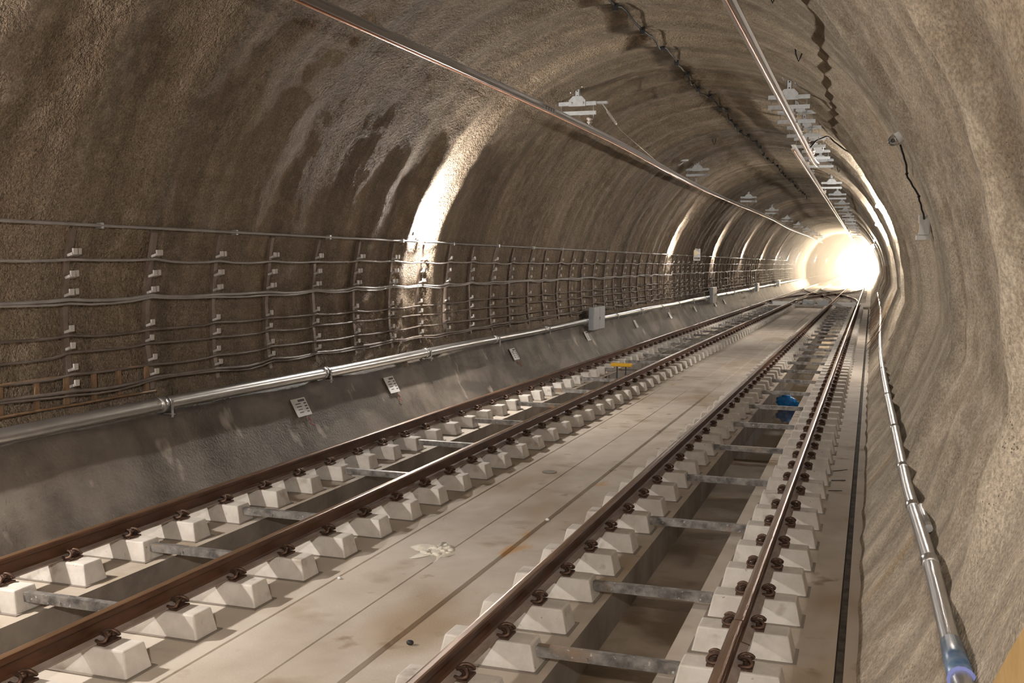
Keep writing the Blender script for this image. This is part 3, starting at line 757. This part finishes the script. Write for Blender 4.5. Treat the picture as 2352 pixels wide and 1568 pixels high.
def cr(pts, n=8):
    out = []
    P_ = [Vector(p) for p in pts]
    for i in range(len(P_)-1):
        p0 = P_[max(0,i-1)]; p1 = P_[i]; p2 = P_[i+1]; p3 = P_[min(len(P_)-1,i+2)]
        for k in range(n):
            s = k/n; out.append(.5*((2*p1)+(p2-p0)*s+(2*p0-5*p1+4*p2-p3)*s*s+(3*p1-p0-3*p2+p3)*s**3))
    out.append(P_[-1]); return out
rp = [p+V(-.075+.03*max(0,min(1,(9-p.y)/4)),0,.05) for p in cr(RPTS)]
mb = MB(); mb.tube(rp, .046, 14); mb.build('pipe_run', M['pipe'], t)
def at_y(y):
    for a, b in zip(rp[:-1], rp[1:]):
        if a.y <= y <= b.y: return a.lerp(b, (y-a.y)/(b.y-a.y)), (b-a).normalized()
for y in (6.7, 8.4, 10.2, 12.9, 16.5, 21, 26):
    p, d = at_y(y); mb = MB(); mb.tube([p-d*.06, p+d*.05, p+d*.06, p+d*.08], [.050,.050,.055,.051], 14); mb.build('pipe_coupling', M['pipe'], t)
p, d = at_y(4.78); p2, _ = at_y(5.25); mb = MB(); mb.tube([p, p.lerp(p2,.5), p2], [.054,.056,.049], 14); mb.tube([p-d*.012, p], .060, 14, 1); o = mb.build('blue_sleeve', [M['bluetape'], M['signblue']], t); o['label'] = 'blue taped sleeve at the near end'
p, d = at_y(7.6); p2, _ = at_y(8.35); off_ = V(.05,0,.02)
mb = MB(); mb.tube([p+off_, p.lerp(p2,.5)+off_, p2+off_], .028, 10); mb.build('second_tube', M['galv'], t)
# rising lead to the first lit lamp on the ribbed wall
mb = MB(); pts = []
for i in range(24):
    s = i/23; z = .45+3.15*s; th = math.asin((z-CZ)/RAD)
    xx = right_foot_pt(z) if z < 1.3 else arc_pt(26.3, th).x
    b = bulge(26.3, th) if z < 1.3 else 0
    pts.append((xx-b-.02, 26.3+.06*math.sin(s*9), z))
mb.tube(pts, .014, 6); tag(mb.build('lamp_lead', M['cable']), 'pale lead rising up the ribbed wall to the first lit bulkhead lamp', 'cable')

# ------------------------------------------------------------------ notices, cabinets, sign
def foot_frame(y, s):
    """point, along (Y), up-slope and outward normal on the footing face, s = 0..1 up the slope"""
    p = Vector((-5.47-.47*s-.03*math.sin(PI*s), y, GZ-.02+.86*s)); up = Vector((-.48,0,.86)).normalized(); n = Vector((.86,0,.48)).normalized()
    return p, up, n
for i, (y, wd, hh) in enumerate(((12.55,.36,.26),(15.40,.34,.28),(21.58,.34,.27),(27.77,.34,.27),(34.0,.32,.27),(40.2,.34,.27),(46.3,.34,.27),(52.5,.34,.27),(56,.34,.27))):
    p, up, n = foot_frame(y, .66)
    t = thing('notice_card', p, f'white printed notice card fixed to the dark footing, {nth(i+1)} from the camera', 'card', 'notice cards on the footing')
    Yv = Vector((0,1,0))
    mb = MB(); mb.obox(n*.032, Yv*wd/2, up*hh/2, n*.004); mb.build('card_face', M['card'], t)
    if i < 4:
        mb = MB(); rnd2 = random.Random(i)
        mb.obox(n*.0365+up*hh*.36+Yv*.06, Yv*wd*.24, up*.016, n*.0006)
        for r_ in range(4):
            z = .20-.16*r_
            mb.obox(n*.0365+up*hh*z-Yv*wd*.14, Yv*wd*rnd2.uniform(.12,.2), up*.007, n*.0006)
            mb.obox(n*.0365+up*hh*(z-.02)+Yv*wd*.34, Yv*wd*.09, up*.010, n*.0006)
        o = mb.build('printed_lines', M['ink'], t)
    if i in (0, 1, 2):
        mb = MB(); q1 = n*.026-up*(hh*.5+.03)+Yv*.05
        mb.tube([q1, q1-up*.05+Yv*.05, q1-up*.09-Yv*.02, q1-up*.13+Yv*.06], .006, 5); 
        mb.build('red_mark', M['inkred'], t)
def cabinet(y, z0, z1, w_, label):
    x0 = -5.80
    t = thing('wall_cabinet', (x0, y, z0), label, 'cabinet', 'cabinets standing over the pipe'); h = z1-z0
    mb = MB(); mb.box(0.02,.16,-w_/2,w_/2,0,h); me = mb.mesh('body', M['grey']); bevel_mesh(me, .008, 1); link('body', me, t)
    for s in (-1, 1):
        mb = MB(); mb.box(.16,.172, min(s*.008,s*(w_/2-.01)), max(s*.008,s*(w_/2-.01)), .012, h-.012); d_ = mb.build('door', M['grey'], t)
        if s > 0:
            mb = MB(); mb.box(.172,.19,.03,.045,h*.42,h*.55); mb.build('handle', M['galv'], d_)
cabinet(28.5, .37, 1.0, 1.25, 'pale grey two-door cabinet over the thick pipe, nearest the camera')
cabinet(51.2, .33, 1.08, 1.3, 'pale grey cabinet over the thick pipe, second from the camera')
cabinet(71.8, .41, .95, 1.2, 'pale cabinet over the thick pipe, third from the camera')
cabinet(89, .41, .9, 1.2, 'pale cabinet over the thick pipe, farthest from the camera')
yS, zS = 47.2, 2.60
xw = wall_x_left(yS, zS)+.09
t = thing('direction_sign', (xw, yS, zS), 'blue sign with a yellow arrow pointing down the tunnel on the cable wall', 'sign')
mb = MB(); mb.box(-.02,0,-.95,.95,-.26,.27); mb.build('panel', M['card'], t)
mb = MB(); mb.box(0,.004,-.92,.92,-.08,.24); mb.build('blue_field', M['signblue'], t)
mb = MB(); mb.add([(.006,-.92,.24),(.006,-.92,-.08),(.006,.85,.08)], [(0,1,2)]); mb.build('yellow_arrow', M['signyel'], t)
mb = MB()
for k in range(6): mb.box(0,.004,-.75+.27*k,-.60+.27*k,-.21,-.11)
mb.build('digits', M['ink'], t)
# yellow guard board across the left trench
t = thing('guard_board', (XL-.02, 23.35, 0), 'bright yellow board on two thin legs across the trench of the cable-wall track', 'board')
mb = MB(); mb.box(-.235,.235,-.07,.07,-.12,-.045); me = mb.mesh('board', M['yellow']); bevel_mesh(me,.012); link('board', me, t)
for s in (-.10, .10):
    mb = MB(); mb.box(s-.012,s+.012,-.012,.012,-.64,-.115); mb.build('leg', M['dark'], t)
# blue bag in the right trench
mb = MB(); mb.ball((-.03,21.35,-.50), .14, 3, 0, 1.3, .9, .95, jit=.7); mb.ball((.10,21.3,-.53), .10, 3, 0, 1.2, .9, .9, jit=.8)
tag(mb.build('plastic_bag', M['blue']), 'crumpled bright blue plastic bag lying in the trench of the ribbed-wall track', 'bag')
# tan sheet against the right wall by the camera
mb = MB(); a = []
for (y, z, o_) in ((2.2,1.62,0),(2.737,1.359,0),(2.99,1.205,0),(3.294,1.009,0),(3.6,.81,0),(3.75,.5,0),(2.2,.40,0)):
    x = 1.85; a.append((x, y, z))
n_ = len(a); mb.add(a+[(x+.02,y,z) for x,y,z in a], [tuple(range(n_)), tuple(range(2*n_-1,n_-1,-1))]+[(i,(i+1)%n_,n_+(i+1)%n_,n_+i) for i in range(n_)])
TAN = mb.build('plywood_sheet', M['tan']); tag(TAN, 'tan plywood sheet leaning on the ribbed wall beside the camera', 'board')
# debris on the platform
mb = MB(); mb.ball((-2.08,8.5,GZ), .19, 3, 0, 1, 1.4, .05, jit=1.0)
for k in range(26):
    a_ = random.uniform(0, 6.3); d_ = random.uniform(0, .75)**.7
    mb.ball((-2.08+.16*d_*math.cos(a_), 8.5+.23*d_*math.sin(a_), GZ+.006), random.uniform(.012,.04), 1, 0, 1, 1.2, .45, jit=.6)
tag(mb.build('cement_spill', M['foam'], recalc=False), 'pale lumpy cement spill on the slab between the tracks', 'spill')
for nm, m_, x, y, r_, lab, cat in (('black_pebble', M['dark'], -1.36, 6.31, .022, 'small dark pebble on the slab beside the ribbed-wall track', 'pebble'),
    ('foam_bead', M['white'], -2.487, 7.44, .016, 'tiny white bead in the groove nearest the cable-wall track', 'debris'),
    ('foam_bead', M['white'], -1.484, 9.88, .018, 'tiny white bead on the step beside the ribbed-wall track', 'debris')):
    mb = MB(); mb.ball((x,y,GZ+r_*.7), r_, 2, 0, 1.2, 1, .8); tag(mb.build(nm, m_), lab, cat)
mb = MB(); mb.tube([(-2.16,12.2,GZ),(-2.16,12.2,GZ+.012)], .09, 16); tag(mb.build('floor_cap', M['trenchwall']), 'round dark cap set flush in the slab between the tracks', 'cap')
for i, (xa, ya, xb, yb) in enumerate(((1.10,13.55,1.34,13.8),(1.10,12.95,1.33,13.05),(1.09,12.35,1.30,12.42))):
    mb = MB(); mb.tube([(xa,ya,GZ+.004),(xa+(xb-xa)*.7,ya+(yb-ya)*.7,GZ+.004)], .0045, 6)
    tag(mb.build('steel_rod', M['black']), f'thin dark rod lying on the ledge by the drain groove, {nth(i+1)} from far end', 'rod', 'rods on the ledge')
# low ladder-like frame on the footing, near
t = thing('cable_ladder', (0,0,0), 'brown ladder-like cable tray standing on the footing at the near end of the cable wall', 'cable tray')
for z in (.76, 1.05):
    mb = MB(); mb.tube([(wall_x_left(y, z)+.07, y, z) for y in (6.5,7.2,7.9,8.6,9.2,9.75)], .014, 6); mb.build('side_rail', M['ladder'], t)
for y in (6.95, 7.25, 7.6, 8.02, 8.40, 8.83, 9.22, 9.63):
    mb = MB(); mb.box(-.012,.012,-.03,.03,.76,1.05); mb.build('rung', M['ladder'], t, (wall_x_left(y,.9)+.06, y, 0))
# reinforcing mesh on the right wall, far
def mesh_panel(y0, y1, z0, z1, label):
    mb = MB(); ny = int((y1-y0)/.40)
    def pt(y, z):
        b = bulge(y, th_of(right_foot_pt(z), z)); return (right_foot_pt(z)-b-.04, y, z)
    for i in range(ny+1):
        y = y0+(y1-y0)*i/ny; mb.tube([pt(y, z0+(z1-z0)*k/5) for k in range(6)], .006, 4)
    for k in range(5):
        z = z0+(z1-z0)*k/4; mb.tube([pt(y0+(y1-y0)*i/16, z) for i in range(17)], .005, 4)
    tag(mb.build('steel_mesh', M['ladder']), label, 'mesh', 'steel mesh on the ribbed wall')
mesh_panel(30, 62, -.15, .62, 'lower panel of dark steel mesh on the far ribbed wall')
mesh_panel(44, 70, 1.0, 2.2, 'upper panel of dark steel mesh on the far ribbed wall')

# ------------------------------------------------------------------ the train far down the ribbed-wall track
YT = 132.0
t = thing('metro_train', (0, YT, 0), 'metro train with blazing headlights far down the ribbed-wall track', 'train')
mb = MB(); prof = [(-1.30,.15),(1.30,.15),(1.34,.5),(1.34,2.5),(1.18,3.2),(.8,3.5),(-.8,3.5),(-1.18,3.2),(-1.34,2.5),(-1.34,.5)]
st = [(0,.80,.15),(.35,.92,.06),(.9,1,.0),(40,1,0)]; vs = []
for (y, s, dz) in st: vs += [(x*s, y, .15+(z-.15)*(s*.5+.5)) for x, z in prof]
n_ = len(prof); fs = [tuple(range(n_))[::-1]]
for i in range(len(st)-1): fs += [(i*n_+k, i*n_+(k+1)%n_, (i+1)*n_+(k+1)%n_, (i+1)*n_+k) for k in range(n_)]
mb.add(vs, fs); mb.build('body', M['train'], t)
mb = MB(); mb.box(-.92,.92,-.03,.0,1.75,2.72); mb.build('windscreen', M['screenglow'], t)  # emitting pane added to fill out the white headlight core
mb = MB(); mb.box(-.6,.6,-.035,0,2.82,3.05); mb.build('added_display', M['dest'], t)  # glowing display, likewise added to enlarge the bright core
for x, z in ((-.78,.95),(.78,.95),(-.6,2.95),(.6,2.95)):
    mb = MB(); mb.tube([(x,-.06,z),(x,.02,z)], .13, 8); mb.build('headlight', M['head'], t)
mb = MB(); mb.box(-.2,.2,-.25,.1,.42,.66); mb.build('coupler', M['dark'], t)
for y in (3, 6):
    for x in (-.755, .755):
        mb = MB(); mb.tube([(x-.06,y,.42),(x+.06,y,.42)], .42, 20); mb.build('wheel', M['dark'], t)

# haze volume added to give the headlights a bloom
hz = bpy.data.materials.new('glow_volume'); hz.use_nodes = True; hn = hz.node_tree.nodes; hn.clear()
ho = hn.new('ShaderNodeOutputMaterial'); hv = hn.new('ShaderNodeVolumeScatter')
hv.inputs['Density'].default_value = .008; hv.inputs['Anisotropy'].default_value = .72; hv.inputs['Color'].default_value = (1,.96,.9,1)
hz.cycles.homogeneous_volume = True
hz.node_tree.links.new(hv.outputs[0], ho.inputs['Volume'])
mb = MB(); mb.box(-6.3,2.5,84,131.6,GZ+.02,5.9)
tag(mb.build('glow_haze', hz), 'thin haze added in front of the distant train to make its headlights glow', 'haze', kind='stuff')

# ------------------------------------------------------------------ world and view
wd = bpy.data.worlds.new('tunnel_dark'); SC.world = wd; wd.use_nodes = True
wd.node_tree.nodes['Background'].inputs[0].default_value = (.012,.010,.008,1); wd.node_tree.nodes['Background'].inputs[1].default_value = 1
SC.view_settings.view_transform = 'Standard'; SC.view_settings.look = 'None'
SC.view_settings.gamma = 1; SC.view_settings.use_curve_mapping = False
SC.view_settings.exposure = 0.28
SC.cycles.use_denoising = True
SC.cycles.max_bounces = 5; SC.cycles.diffuse_bounces = 3; SC.cycles.glossy_bounces = 2; SC.cycles.transmission_bounces = 4; SC.cycles.transparent_max_bounces = 4; SC.cycles.volume_bounces = 0
SC.cycles.caustics_reflective = False; SC.cycles.caustics_refractive = False
SC.cycles.use_adaptive_sampling = True; SC.cycles.adaptive_threshold = .10; SC.cycles.adaptive_min_samples = 12
SC.cycles.sample_clamp_indirect = 6
